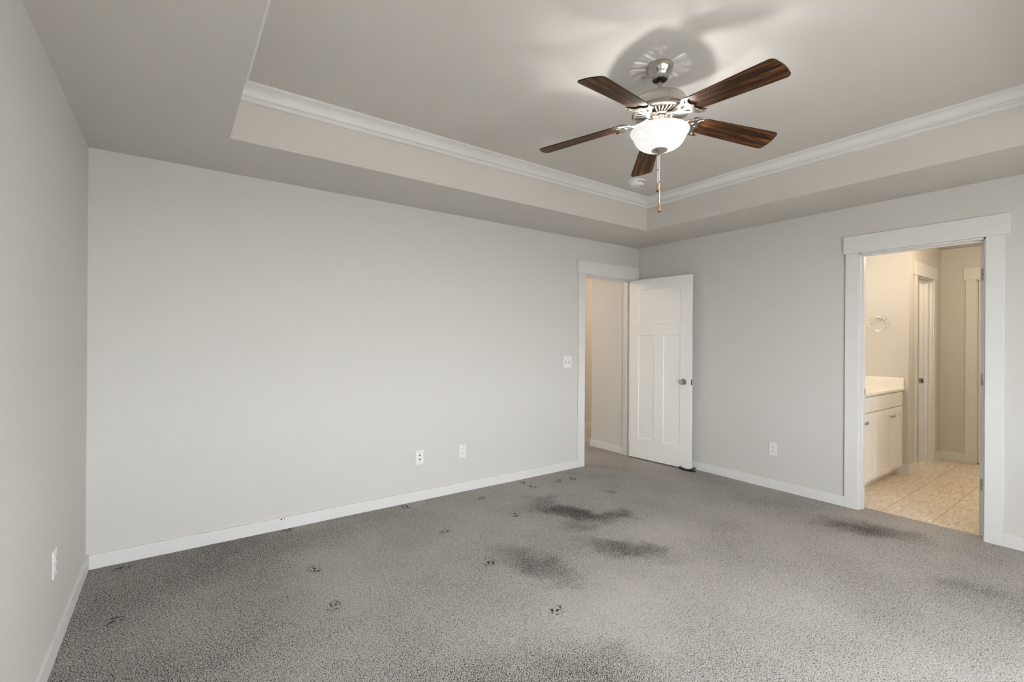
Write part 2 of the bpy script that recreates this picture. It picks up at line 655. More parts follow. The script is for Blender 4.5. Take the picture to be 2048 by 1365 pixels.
crown('trim_1', (TXL, TY), (TXR, TY), (0, -1, 0), 'white crown moulding of the tray along the long wall side')
crown('trim_2', (TXR, TY), (TXR, TYR), (-1, 0, 0), 'white crown moulding of the tray on the right side')
crown('trim_3', (TXL, TYR), (TXL, TY), (1, 0, 0), 'white crown moulding of the tray at its left end')
crown('trim_4', (TXR, TYR), (TXL, TYR), (0, 1, 0), 'white crown moulding of the tray nearest the camera')

# baseboards
bt = 0.015
m = MB()
m.box(-L + bt, -bt, 0, -0.982, 0, BB)
bb_back = struct('baseboard_back', m, TRIM, 'white baseboard along the long back wall', 'baseboard', 0.002)
m = MB()
m.lathe([(0, -0.0016), (0.0055, -0.0016), (0.0055, 0.0), (0, 0.0)], 16, 'Y', (-3.824, -bt, 0.073))
m.build('hole', DARK, bb_back)
m = MB()
m.lathe([(0, -0.0016), (0.0032, -0.0016), (0.0032, 0.0), (0, 0.0)], 12, 'Y', (-3.806, -bt, 0.075))
m.build('hole', DARK, bb_back)
m = MB()
m.box(-bt, -2.1055, 0, 0, -bt, BB)
struct('baseboard_right', m, TRIM, 'white baseboard between the white door and the bathroom doorway', 'baseboard', 0.002)
m = MB()
m.box(-bt, YR, 0, 0, -3.0065, BB)
struct('baseboard_right_near', m, TRIM, 'short white baseboard right of the bathroom doorway', 'baseboard', 0.002)
m = MB()
m.box(-L, YR, 0, -L + bt, 0, BB)
struct('baseboard_left', m, TRIM, 'white baseboard under the left wall', 'baseboard', 0.002)
m = MB()
m.box(-L + bt, YR, 0, -bt, YR + bt, BB)
struct('baseboard_rear', m, TRIM, 'white baseboard under the windows behind the camera', 'baseboard', 0.002)


# ------------------------------------------------------------------ windows behind the camera (daylight)
GLASS = bpy.data.materials.new('window_glass')
GLASS.use_nodes = True
n_, l_ = GLASS.node_tree.nodes, GLASS.node_tree.links
n_.clear()
o_ = n_.new('ShaderNodeOutputMaterial')
mix_ = n_.new('ShaderNodeMixShader')
tr_ = n_.new('ShaderNodeBsdfTransparent')
gs_ = n_.new('ShaderNodeBsdfGlossy')
gs_.inputs['Roughness'].default_value = 0.02
mix_.inputs[0].default_value = 0.06
l_.new(tr_.outputs[0], mix_.inputs[1])
l_.new(gs_.outputs[0], mix_.inputs[2])
l_.new(mix_.outputs[0], o_.inputs['Surface'])
for i, (a, b) in enumerate(WIN):
    w = empty('window_%d' % (i + 1), ((a + b) / 2, YR, WZ[0]))
    w['kind'] = 'structure'
    tag(w, ('white framed window behind the camera, nearer the left wall', 'white framed window behind the camera, nearer the right wall')[i], 'window')
    hw, hh = (b - a) / 2, WZ[1] - WZ[0]
    m = MB()
    f = 0.045
    m.box(-hw, -0.10, 0, -hw + f, -0.02, hh)
    m.box(hw - f, -0.10, 0, hw, -0.02, hh)
    m.box(-hw + f, -0.10, 0, hw - f, -0.02, f)
    m.box(-hw + f, -0.10, hh - f, hw - f, -0.02, hh)
    m.box(-hw + f, -0.09, hh / 2 - 0.02, hw - f, -0.03, hh / 2 + 0.02)
    m.build('window_frame', TRIM, w)
    m = MB()
    m.box(-hw + f, -0.063, f, hw - f, -0.058, hh - f)
    m.build('pane', GLASS, w)
    m = MB()
    m.box(-hw - 0.09, 0, hh, hw + 0.09, 0.02, hh + 0.14)
    m.box(-hw - 0.09, 0, -0.09, -hw, 0.015, hh)
    m.box(hw, 0, -0.09, hw + 0.09, 0.015, hh)
    m.box(-hw, 0, -0.09, hw, 0.015, 0)
    m.build('casing', TRIM, w, 0.002)


# ------------------------------------------------------------------ door trims
def door_trim(name, label, legs, header, jambs):
    t = empty(name, legs[0][0:2] + (0,))
    t['kind'] = 'structure'
    tag(t, label, 'door trim')
    off = Vector(t.location)

    def put(nm, bx, bev=0.002):
        q = MB()
        q.box(bx[0] - off.x, bx[1] - off.y, bx[2], bx[3] - off.x, bx[4] - off.y, bx[5])
        return q.build(nm, TRIM, t, bev)
    for b in legs:
        put('casing_leg', b)
    put('header', header)
    for b in jambs:
        if b:
            put('jamb', b)
    return t


door_trim('trim_5', 'white flat casing with a wide header around the hall doorway in the corner',
          [(-0.9805, -0.015, 0, -0.882, 0, HB), (-0.122, -0.015, 0, -0.024, 0, HB)],
          (-0.9996, -0.020, HB, -0.0107, 0, HT),
          [(AXL - 0.012, 0, 0, AXL, T, HO), (AXR, 0, 0, AXR + 0.012, T, HO), (AXL, 0, HO, AXR, T, HO + 0.012),
           (AXL, 0.04, 0, AXL + 0.012, 0.075, HO - 0.012), (AXR - 0.012, 0.04, 0, AXR, 0.075, HO - 0.012),
           (AXL, 0.04, HO - 0.012, AXR, 0.075, HO)])
door_trim('trim_6', 'white flat casing with a wide header around the bathroom doorway',
          [(-0.015, -2.1951, 0, 0, -2.1049, HB), (-0.015, -3.007, 0, 0, -2.9161, HB)],
          (-0.020, -3.034, HB, 0, -2.0909, HT),
          [(0, BYN, 0, T, BYN + 0.012, HO), (0, BYF - 0.012, 0, T, BYF, HO), (0, BYF, HO, T, BYN, HO + 0.012),
           (0.035, BYN - 0.012, 0, 0.07, BYN, HO - 0.012), (0.035, BYF, HO - 0.012, 0.07, BYN, HO)])


# ------------------------------------------------------------------ panel door
def panel_leaf(w, h, th, stile=0.118, recess=0.007):
    """3-panel craftsman leaf: local x along the leaf, y across (0..th), z up; returns MB"""
    mb = MB()
    x0, x1 = stile, w - stile
    mull = 0.115
    zt1, zt0 = h - 0.112, h - 0.505
    zl1, zl0 = h - 0.625, 0.225
    mid0, mid1 = w / 2 - mull / 2, w / 2 + mull / 2
    holes = [(x0, zt0, x1, zt1), (x0, zl0, mid0, zl1), (mid1, zl0, x1, zl1)]
    # rails and stiles at full thickness
    mb.box(0, 0, 0, x0, th, h)
    mb.box(x1, 0, 0, w, th, h)
    mb.box(x0, 0, zt1, x1, th, h)
    mb.box(x0, 0, zl1, x1, th, zt0)
    mb.box(x0, 0, 0, x1, th, zl0)
    mb.box(mid0, 0, zl0, mid1, th, zl1)
    return mb, holes, recess


def knob_mesh(side=1):
    mb = MB()
    s = side
    mb.lathe([(0, 0), (0.031, 0), (0.033, -0.004 * s), (0.030, -0.009 * s), (0.014, -0.012 * s), (0.011, -0.024 * s),
              (0.012, -0.030 * s), (0.022, -0.034 * s), (0.0275, -0.042 * s), (0.0275, -0.050 * s), (0.023, -0.057 * s),
              (0.017, -0.0585 * s), (0.015, -0.056 * s), (0, -0.055 * s)], 28, 'Y')
    return mb


def make_door(name, loc, rot, w, h, label, knob_x, both=True):
    d = empty(name, loc, rot)
    d['kind'] = 'structure'
    tag(d, label, 'door')
    th = 0.035
    mb, holes, rec = panel_leaf(w, h, th)
    mb.build('door_frame', DOORM, d)
    for x0, z0, x1, z1 in holes:
        q = MB()
        q.box(x0, rec, z0, x1, th - rec, z1)
        # sloped sticking around the recess, both faces
        for y_out, y_in in ((0.0005, rec), (th - 0.0005, th - rec)):
            s = 0.007
            o4 = [(x0, z0), (x1, z0), (x1, z1), (x0, z1)]
            i4 = [(x0 + s, z0 + s), (x1 - s, z0 + s), (x1 - s, z1 - s), (x0 + s, z1 - s)]
            vo = [q.bm.verts.new((a, y_out, c)) for a, c in o4]
            vi = [q.bm.verts.new((a, y_in, c)) for a, c in i4]
            for k in range(4):
                q.bm.faces.new((vo[k], vo[(k + 1) % 4], vi[(k + 1) % 4], vi[k]))
        q.build('door_panel', DOORM, d)
    kz = 0.915 - loc[2]
    k = knob_mesh(1).build('knob', NICKEL, d, smooth=True, loc=(knob_x, 0, kz))
    k['label'] = 'satin nickel knob'
    if both:
        knob_mesh(-1).build('knob', NICKEL, d, smooth=True, loc=(knob_x, th, kz))
    q = MB()
    q.box(w - 0.0005, th / 2 - 0.012, kz - 0.029, w + 0.0012, th / 2 + 0.012, kz + 0.029)
    lp = q.build('latch_plate', BRONZE, d)
    q = MB()
    q.box(w + 0.001, th / 2 - 0.007, kz - 0.008, w + 0.009, th / 2 + 0.007, kz + 0.008)
    q.build('latch', NICKEL, lp, 0.003)
    return d


def hinge(parent, x, y, z, axis_x=0.0):
    q = MB()
    q.lathe([(0, -0.046), (0.0055, -0.046), (0.0055, 0.046), (0, 0.046)], 12, 'Z', (x, y, z))
    q.lathe([(0, 0.046), (0.0065, 0.0465), (0.005, 0.053), (0, 0.055)], 12, 'Z', (x, y, z))
    return q


door1 = make_door('door_1', (-0.1735, -0.020, 0.015), (0, 0, 0), 0.7508, 2.020,
                  'open white three-panel door in the corner, swung against the right wall', 0.672, both=True)
door1.rotation_euler = (0, 0, -pi / 2 + 0.0846)
for z in (1.79 - 0.015, 1.03 - 0.015, 0.24 - 0.015):
    hinge(door1, -0.006, 0.004, z).build('hinge', TRIM, door1, smooth=True)

# bathroom door leaf, opened into the bathroom: its hinge edge shows beside the casing
door2 = make_door('door_2', (0.124, -2.905, -0.008), (0, 0, 0), 0.70, 2.028,
                  'bathroom door opened inward, only its edge with three hinges showing', 0.63)
for z in (1.815, 1.085, 0.35):
    q = MB()
    # hinge leaf with rounded inner corners on the door edge
    zc = z + 0.008
    hz, r = 0.0445, 0.014
    pts = [(0.0325, -hz)]
    pts += [(0.006 + r - r * sin(t), -hz + r - r * cos(t)) for t in [k * pi / 12 for k in range(7)]]
    pts += [(0.006 + r - r * cos(t), hz - r + r * sin(t)) for t in [k * pi / 12 for k in range(7)]]
    pts += [(0.0325, hz)]
    # leaf lies on the edge face x = 0, rounded corners towards +y
    lo = [(-0.0022, 0.0345 - a + 0.002, zc + b) for a, b in pts]
    hi = [(0.0005, 0.0345 - a + 0.002, zc + b) for a, b in pts]
    q.loops([lo, hi])
    h_ = q.build('hinge', HINGE, door2)
    for k in (-0.028, 0.0, 0.028):
        s_ = MB()
        s_.lathe([(0, -0.0035), (0.003, -0.0035), (0.0035, -0.0018), (0, -0.0018)], 10, 'X', (0, 0.016 + 0.004 * (k == 0), zc + k))
        s_.build('screw', NICKEL, h_, smooth=True)
# strike plate on the latch jamb
t6 = bpy.data.objects['trim_6']
q = MB()
q.box(0.090 - t6.location.x, BYN - 0.0015 - t6.location.y, 0.905, T + 0.004 - t6.location.x, BYN - t6.location.y, 0.96)
q.build('strike_plate', HINGE, t6)


# ------------------------------------------------------------------ hall beyond the back wall
m = MB()
m.box(-0.112, T, -0.05, 0.0, 0.645, H + 0.05)
struct('wall_hall_right', m, PAINT, 'hall wall end seen through the open corner door', 'wall')
m = MB()
m.box(-0.127, T, 0, -0.112, 0.66, BB)
m.box(-0.127, 0.645, 0, 0.0, 0.66, BB)
struct('baseboard_hall', m, TRIM, 'white baseboard of the hall wall through the corner door', 'baseboard', 0.002)
m = MB()
m.box(-2.6, 1.575, -0.05, 3.0, 1.69, H + 0.05)
struct('wall_hall_back', m, PAINT, 'warm lit hall wall farthest through the corner door', 'wall')
m = MB()
m.box(-2.6, 1.56, 0, 3.0, 1.575, BB)
struct('baseboard_hall_back', m, TRIM, 'white baseboard on the farthest hall wall', 'baseboard', 0.002)
m = MB()
m.box(-2.7, T, -0.05, -2.6, 1.69, H + 0.05)
m.box(3.0, T, -0.05, 3.1, 1.69, H + 0.05)
m.box(0.0, T, -0.05, 3.0, 0.20, H + 0.05)
struct('wall_hall_end', m, PAINT, 'unseen end walls of the hall', 'wall')
m = MB()
m.box(-2.7, T, H, 3.1, 1.69, H + 0.05)
struct('ceiling_hall', m, CEIL, 'hall ceiling beyond the corner door', 'ceiling')

# ------------------------------------------------------------------ bathroom beyond the right wall
BX1, BX3 = 1.680, 2.860          # towel ring wall, far wall
BY2 = -2.095                     # wall plane with the inner doorway
m = MB()
m.box(BX1, BY2, -0.06, BX1 + 0.12, -1.36, H + 0.05)
struct('wall_bath_ring', m, PAINT, 'warm lit bathroom wall that carries the towel ring', 'wall')
IDL, IDR = 1.920, 2.520          # inner doorway
m = MB()
m.box(BX1 + 0.12, BY2, -0.06, IDL - 0.012, BY2 + T, H + 0.05)
m.box(IDR + 0.012, BY2, -0.06, BX3, BY2 + T, H + 0.05)
m.box(IDL - 0.012, BY2, HO + 0.012, IDR + 0.012, BY2 + T, H + 0.05)
struct('wall_bath_inner', m, PAINT, 'bathroom wall with the narrow inner doorway seen edge on', 'wall')
m = MB()
m.box(T, -1.47, -0.06, BX1, -1.36, H + 0.05)
struct('wall_bath_vanity', m, PAINT, 'bathroom wall behind the vanity', 'wall')
FDN, FDF = -2.405, -3.06         # door in the far wall
m = MB()
m.box(BX3, FDN + 0.012, -0.06, BX3 + 0.12, -1.2, H + 0.05)
m.box(BX3, -3.72, -0.06, BX3 + 0.12, FDF - 0.012, H + 0.05)
m.box(BX3, FDF - 0.012, HO + 0.012, BX3 + 0.12, FDN + 0.012, H + 0.05)
struct('wall_bath_far', m, PAINT, 'shaded tan far wall of the bathroom beside the white casing', 'wall')
m = MB()
m.box(T, -3.72, -0.06, BX3, -3.60, H + 0.05)
struct('wall_bath_near', m, PAINT, 'bathroom side wall hidden behind the opened door', 'wall')
m = MB()
m.box(BX1 + 0.12, -1.30, -0.06, BX3, -1.2, H + 0.05)
struct('wall_bath_closet', m, PAINT, 'back wall of the small room beyond the inner doorway', 'wall')
m = MB()
m.box(T, -3.72, H, BX3 + 0.12, -1.2, H + 0.05)
struct('ceiling_bathroom', m, CEIL, 'bathroom ceiling just under the top of the doorway', 'ceiling')
m = MB()  # box added behind the far door to keep sky light out
m.box(BX3 + 0.30, -3.72, -0.06, BX3 + 0.40, -1.2, H + 0.05)
m.box(BX3 + 0.12, -3.72, H, BX3 + 0.40, -1.2, H + 0.05)
m.box(BX3 + 0.12, -3.72, -0.06, BX3 + 0.40, -3.62, H)
m.box(BX3 + 0.12, -1.30, -0.06, BX3 + 0.40, -1.20, H)
m.box(BX3 + 0.12, -3.72, -0.06, BX3 + 0.40, -1.2, -0.022)
struct('wall_bath_light_block', m, PAINT, 'unseen closing box added behind the far bathroom door to block sky light', 'wall')
FZ = -0.022
m = MB()
m.box(BX1 - bt, BY2 - bt, FZ, BX1, -1.97, BB)
m.box(BX1, BY2 - bt, FZ, 1.83, BY2, BB)
struct('baseboard_bath_ring', m, TRIM, 'short white baseboard wrapping the corner below the towel ring', 'baseboard', 0.002)
m = MB()
m.box(BX3 - bt, -2.311, FZ, BX3, BY2, BB)
m.box(2.612, BY2 - bt, FZ, BX3 - bt, BY2, BB)
struct('baseboard_bath_far', m, TRIM, 'white baseboard on the tan far bathroom wall', 'baseboard', 0.002)
m = MB()
m.box(T, -1.485, FZ, BX1, -1.47, BB)
m.box(T, -3.60, FZ, BX3, -3.585, BB)
struct('baseboard_bath_side', m, TRIM, 'hidden white baseboards of the bathroom side walls', 'baseboard', 0.002)

t7 = door_trim('trim_7', 'white casing of the inner bathroom doorway seen nearly edge on',
               [(1.830, BY2 - 0.015, FZ, IDL - 0.006, BY2, HB), (IDR + 0.006, BY2 - 0.015, FZ, 2.612, BY2, HB)],
               (1.800, BY2 - 0.020, HB, 2.632, BY2, HT),
               [(IDL - 0.012, BY2, FZ, IDL, BY2 + T, HO), (IDR, BY2, FZ, IDR + 0.012, BY2 + T, HO), (IDL, BY2, HO, IDR, BY2 + T, HO + 0.012),
                (IDR - 0.012, BY2 + 0.035, FZ, IDR, BY2 + 0.07, HO - 0.012), (IDL, BY2 + 0.035, HO - 0.012, IDR, BY2 + 0.07, HO)])
q = MB()
ox, oy = t7.location.x, t7.location.y
pts = [(0.0, -0.029), (0.0, 0.029)] + [(-0.036 - 0.009 * sin(t), 0.029 - 0.029 * (1 - cos(t))) for t in [k * pi / 10 for k in range(11)]]
lo = [(IDR - 0.0018 - ox, BY2 + 0.072 - a - oy, 0.905 + b) for a, b in pts]
hi = [(IDR - ox, BY2 + 0.072 - a - oy, 0.905 + b) for a, b in pts]
q.loops([lo, hi])
sp = q.build('strike_plate', HINGE, t7)
sp['label'] = 'dark nickel strike plate'
q = MB()
q.box(IDR - 0.0024 - ox, BY2 + 0.080 - oy, 0.892, IDR - 0.0016 - ox, BY2 + 0.094 - oy, 0.918)
q.build('latch_hole', DARK, sp)
t8 = door_trim('trim_8', 'white casing and header on the far bathroom wall',
               [(BX3 - 0.015, FDN + 0.006, FZ, BX3, -2.311, HB), (BX3 - 0.015, FDF - 0.095, FZ, BX3, FDF - 0.006, HB)],
               (BX3 - 0.020, FDF - 0.115, HB, BX3, -2.292, HT),
               [(BX3, FDN, FZ, BX3 + 0.12, FDN + 0.012, HO), (BX3, FDF - 0.012, FZ, BX3 + 0.12, FDF, HO), (BX3, FDF, HO, BX3 + 0.12, FDN, HO + 0.012)])
door3 = make_door('door_3', (BX3 + 0.055, FDN - 0.003, -0.008), (0, 0, -pi / 2), 0.65, 2.045,
                  'closed white door on the far bathroom wall, a sliver beside its casing', 0.58, both=False)


# ------------------------------------------------------------------ vanity
VF = -2.040                      # front plane of the cabinets
BRASS_KNOB = NICKEL


def cab_door(parent, x0, x1, z0, z1, knob_side):
    th, st = 0.019, 0.055
    q = MB()
    q.box(x0, VF - th, z0, x0 + st, VF, z1)
    q.box(x1 - st, VF - th, z0, x1, VF, z1)
    q.box(x0 + st, VF - th, z0, x1 - st, VF, z0 + st)
    q.box(x0 + st, VF - th, z1 - st, x1 - st, VF, z1)
    q.box(x0 + st, VF - th + 0.009, z0 + st, x1 - st, VF, z1 - st)
    d = q.build('cabinet_door', CABINET, parent)
    kx = x0 + st / 2 if knob_side < 0 else x1 - st / 2
    k = MB()
    k.lathe([(0, 0), (0.008, 0), (0.006, -0.004), (0.005, -0.012), (0.012, -0.016), (0.0155, -0.022), (0.0135, -0.028), (0, -0.031)], 20, 'Y',
            (kx, VF - th, z1 - 0.075))
    k.build('knob', NICKEL, d, smooth=True)
    return d


def cabinet(x0, x1, label, filler=0.0):
    c = empty('vanity_cabinet', (0, 0, 0))
    tag(c, label, 'cabinet', 'white vanity cabinets in the bathroom')
    q = MB()
    q.box(x0, VF, 0.070, x1, -1.485, 0.848)
    q.build('carcass', CABINET, c, 0.001)
    q = MB()
    q.box(x0, VF + 0.065, FZ, x1, VF + 0.08, 0.070)
    q.build('toe_kick', CABINET, c)
    e_ = x1 - filler
    g = 0.002
    q = MB()
    q.box(x0 + g, VF - 0.019, 0.700, e_ - g, VF, 0.838)
    q.build('drawer_front', CABINET, c, 0.002)
    mid = (x0 + e_) / 2
    cab_door(c, x0 + g, mid - g / 2, 0.076, 0.692, 1)
    cab_door(c, mid + g / 2, e_ - g, 0.076, 0.692, -1)
    return c


cabinet(0.925, 1.664, 'white vanity cabinet with paired knobs, farther one below the towel ring', 0.03)
cabinet(0.186, 0.924, 'white vanity cabinet partly hidden by the doorway casing, nearer one')
ct = empty('vanity_countertop', (0, 0, 0))
tag(ct, 'cream vanity countertop with raised side splash, on the white cabinets', 'countertop')
q = MB()
q.box(0.120, VF - 0.028, 0.850, 1.662, -1.472, 0.876)
q.build('counter_slab', MARBLE, ct, 0.005)
q = MB()
q.box(1.661, VF - 0.020, 0.850, 1.6795, -1.472, 0.976)
q.build('side_splash', MARBLE, ct, 0.004)
q = MB()
q.box(0.120, -1.492, 0.876, 1.661, -1.4715, 0.976)
q.build('back_splash', MARBLE, ct, 0.004)

# towel ring
tr = empty('towel_ring', (BX1, -1.878, 1.600))
tag(tr, 'round chrome towel ring on the warm bathroom wall above the countertop', 'towel ring')
q = MB()
q.lathe([(0, 0), (0.027, 0), (0.027, -0.005), (0.022, -0.009), (0.012, -0.012), (0.011, -0.045), (0.014, -0.048), (0.014, -0.060), (0, -0.062)], 28, 'X')
q.build('mount', CHROME, tr, smooth=True)
q = MB()
ring = []
for k in range(56):
    a = 2 * pi * k / 56
    # ring hangs from the post, swung a little sideways
    y, z = 0.082 * cos(a), 0.076 * sin(a) - 0.060
    y2 = y + 0.030
    ring.append((-0.052 - 0.02 * (0.076 - (z + 0.06)) , y2, z - 0.16 * (-y) * 1.0 * 0.9))
q.tube(ring, 0.0045, 10, closed=True)
q.build('ring', CHROME, tr, smooth=True)


# ------------------------------------------------------------------ wall plates
def duplex(loc, rot, label, group):
    o = empty('wall_outlet', loc, rot)
    tag(o, label, 'outlet', group)
    q = MB()
    q.box(-0.036, -0.006, -0.0585, 0.036, 0, 0.0585)
    q.build('cover_plate', PLASTIC, o, 0.004)
    for s in (1, -1):
        z = 0.0195 * s
        q = MB()
        pts = []
        for k in range(24):
            a = 2 * pi * k / 24
            pts.append((0.017 * cos(a), max(-0.0125, min(0.0125, 0.017 * sin(a)))))
        lo = [(x, -0.0085, z + zz) for x, zz in pts]
        hi = [(x, -0.004, z + zz) for x, zz in pts]
        q.loops([lo, hi])
        f = q.build('receptacle', PLASTIC, o)
        for bx in ((-0.0078, 0.001, 0.0022, 0.0085), (0.0078, 0.002, 0.0022, 0.0075)):
            w_ = MB()
            w_.box(bx[0] - bx[2] / 2, -0.009, z + bx[1], bx[0] + bx[2] / 2, -0.008, z + bx[1] + bx[3])
            w_.build('slot', DARK, f)
        w_ = MB()
        w_.lathe([(0, -0.009), (0.0028, -0.009), (0.0028, -0.008), (0, -0.008)], 12, 'Y', (0, 0, z - 0.0062))
        w_.build('slot', DARK, f)
    q = MB()
    q.lathe([(0, -0.0072), (0.003, -0.0068), (0.0035, -0.0055), (0, -0.0055)], 12, 'Y')
    q.build('screw', PLASTIC, o, smooth=True)
    return o


# back wall outlets: local -y faces the room
duplex((-2.372, 0, 0.3555), (0, 0, 0), 'white duplex outlet low on the back wall, right of the cable plate', 'white electrical outlets')
duplex((0, -1.542, 0.3605), (0, 0, -pi / 2), 'white duplex outlet on the right wall between door and bathroom doorway', 'white electrical outlets')
duplex((-L, -0.889, 0.3835), (0, 0, pi / 2), 'white duplex outlet on the left wall seen edge on', 'white electrical outlets')

cx_ = empty('cable_plate', (-2.7775, 0, 0.3585))
tag(cx_, 'white wall plate with two dark round holes low on the back wall', 'wall plate')
q = MB()
q.box(-0.036, -0.006, -0.0585, 0.036, 0, 0.0585)
q.build('cover_plate', PLASTIC, cx_, 0.004)
for s in (1, -1):
    q = MB()
    q.lathe([(0, -0.0068), (0.0068, -0.0068), (0.0068, -0.005), (0, -0.005)], 18, 'Y', (0, 0, 0.0175 * s))
    q.build('jack', DARK, cx_)
    q = MB()
    q.lathe([(0, -0.0072), (0.003, -0.0068), (0.0033, -0.0055), (0, -0.0055)], 12, 'Y', (0, 0, 0.042 * s))
    q.build('screw', HINGE, cx_, smooth=True)

sw = empty('light_switch', (-1.127, 0, 1.1145))
tag(sw, 'white double toggle light switch left of the corner door casing', 'light switch')
q = MB()
q.box(-0.059, -0.006, -0.0605, 0.059, 0, 0.0605)
q.build('cover_plate', PLASTIC, sw, 0.004)
for x, d in ((-0.023, -1), (0.023, 1)):
    q = MB()
    q.box(-0.005, -0.0065, -0.012, 0.005, -0.0055, 0.012)
    f = q.build('toggle_slot', DARK, sw, loc=(x, 0, 0))
    q = MB()
    v = q.box(-0.0042, -0.017, -0.006, 0.0042, -0.004, 0.006)
    q.xform(Matrix.Rotation(radians(-24 * d), 4, 'X'))
    q.build('toggle', PLASTIC, sw, 0.001, loc=(x, 0, 0.0035 * d))
    for z in (0.03, -0.03):
        q = MB()
        q.lathe([(0, -0.0072), (0.003, -0.0068), (0.0033, -0.0055), (0, -0.0055)], 12, 'Y', (x, 0, z))
        q.build('screw', PLASTIC, sw, smooth=True)


# ------------------------------------------------------------------ smoke detector
sd = empty('smoke_detector', (-1.170, -0.925, T1))
tag(sd, 'white round smoke detector on the tray ceiling behind the fan', 'smoke detector')
q = MB()
q.lathe([(0, 0), (0.072, 0), (0.073, -0.006), (0.071, -0.012), (0.064, -0.013), (0, -0.013)], 48)
q.build('mounting_base', PLASTIC, sd, smooth=True)
q = MB()
q.lathe([(0, -0.012), (0.063, -0.012), (0.062, -0.028), (0.058, -0.040), (0.050, -0.046), (0.030, -0.048), (0, -0.0485)], 48)
sb = q.build('housing', PLASTIC, sd, smooth=True)
for a in (-122, -100, -78, -56):
    q = MB()
    q.box(-0.010, -0.0635, -0.025, 0.010, -0.060, -0.019)
    q.xform(Matrix.Rotation(radians(a + 90), 4, 'Z'))
    q.build('vent_slot', DARK, sb)
q = MB()
q.lathe([(0, -0.0455), (0.009, -0.0455), (0.009, -0.050), (0.007, -0.0515), (0, -0.052)], 20, 'Z', (0.024, -0.030, 0))
q.build('test_button', HINGE, sd, smooth=True)


# ------------------------------------------------------------------ black rubber doorstop under the door's free edge
a0 = -pi / 2 + 0.0846
dx_, dy_ = cos(a0), sin(a0)
nx_, ny_ = sin(a0), -cos(a0)     # towards the visible face of the leaf


def dpt(s, off, z):              # point along door 1's leaf, off in front of its face
    return (-0.1735 + s * dx_ + off * nx_, -0.020 + s * dy_ + off * ny_, z)


ds = empty('door_stop', dpt(0.72, 0, 0))
tag(ds, 'small bent black rubber doorstop under the free edge of the open corner door', 'doorstop')
o0 = Vector(ds.location)


def arc_strip(name, samples, r):
    q_ = MB()
    q_.tube([Vector(dpt(*s)) - o0 for s in samples], r, 10)
    return q_.build(name, BLACK, ds, smooth=True)


arc_strip('upper_strip', [(0.640, 0.012, 0.026), (0.675, 0.018, 0.018), (0.710, 0.022, 0.012), (0.745, 0.020, 0.013), (0.780, 0.010, 0.024), (0.808, 0.000, 0.044)], 0.0075)
arc_strip('lower_strip', [(0.645, 0.024, 0.012), (0.680, 0.032, 0.007), (0.720, 0.036, 0.006), (0.760, 0.030, 0.006), (0.795, 0.014, 0.008), (0.815, 0.006, 0.014)], 0.007)
arc_strip('tip', [(0.750, 0.024, 0.014), (0.780, 0.018, 0.020), (0.796, 0.010, 0.030)], 0.006)


# ------------------------------------------------------------------ ceiling fan
fan = empty('ceiling_fan', (FAN[0], FAN[1], T1))
tag(fan, 'brushed nickel ceiling fan with five dark walnut blades and a lit glass bowl', 'ceiling fan')
Z = lambda z: z - T1
q = MB()
q.lathe([(0, 0), (0.066, 0), (0.068, -0.004), (0.067, -0.010), (0.064, -0.022), (0.058, -0.034), (0.050, -0.044), (0.044, -0.052), (0.0415, -0.060),
         (0.0415, -0.068), (0.038, -0.072), (0.036, -0.070), (0.036, -0.050), (0, -0.050)], 56)
can = q.build('canopy', NICKEL, fan, smooth=True)
q = MB()
q.lathe([(0, -0.052), (0.0355, -0.052), (0.0355, -0.068), (0.020, -0.064), (0.013, -0.060), (0, -0.060)], 40)
q.build('canopy_socket', BLACK, can, smooth=True)
q = MB()
q.lathe([(0, -0.050), (0.0115, -0.050), (0.0115, Z(2.585)), (0.020, Z(2.583)), (0.022, Z(2.572)), (0, Z(2.572))], 28)
q.build('downrod', NICKEL, fan, smooth=True)
# open vented shell around a motor core: light from the bulbs passes both slotted plates
q = MB()
q.lathe([(0.116, Z(2.571)), (0.122, Z(2.567)), (0.125, Z(2.562)), (0.125, Z(2.522)), (0.130, Z(2.518)), (0.131, Z(2.513)), (0.127, Z(2.510)),
         (0.126, Z(2.506)), (0.134, Z(2.502)), (0.138, Z(2.496)), (0.138, Z(2.489)), (0.132, Z(2.485)), (0.127, Z(2.485)), (0.126, Z(2.492)),
         (0.124, Z(2.500)), (0.123, Z(2.562)), (0.116, Z(2.569))], 72, closed=True)
mot = q.build('motor_housing', NICKEL, fan, smooth=True)
q = MB()
q.lathe([(0, Z(2.578)), (0.056, Z(2.576)), (0.058, Z(2.570)), (0.058, Z(2.488)), (0, Z(2.488))], 48)
q.build('motor_core', NICKEL_D, mot, smooth=True)
NR = 40


def ribs(q_, r0, r1, z0, z1, hw, taper=0.62, drop=0.0):
    for k_ in range(NR):
        a_ = 2 * pi * k_ / NR
        for v in q_.box(r0, -hw, z0, r1, hw, z1):
            if v.co.x < (r0 + r1) / 2:
                v.co.y *= taper
                if v.co.z < (z0 + z1) / 2:
                    v.co.z -= drop
            x, y = v.co.x, v.co.y
            v.co.x, v.co.y = x * cos(a_) - y * sin(a_), x * sin(a_) + y * cos(a_)


q = MB()
ribs(q, 0.056, 0.118, Z(2.5695), Z(2.5715), 0.0045, 0.75)
q.build('top_vent', NICKEL, mot)
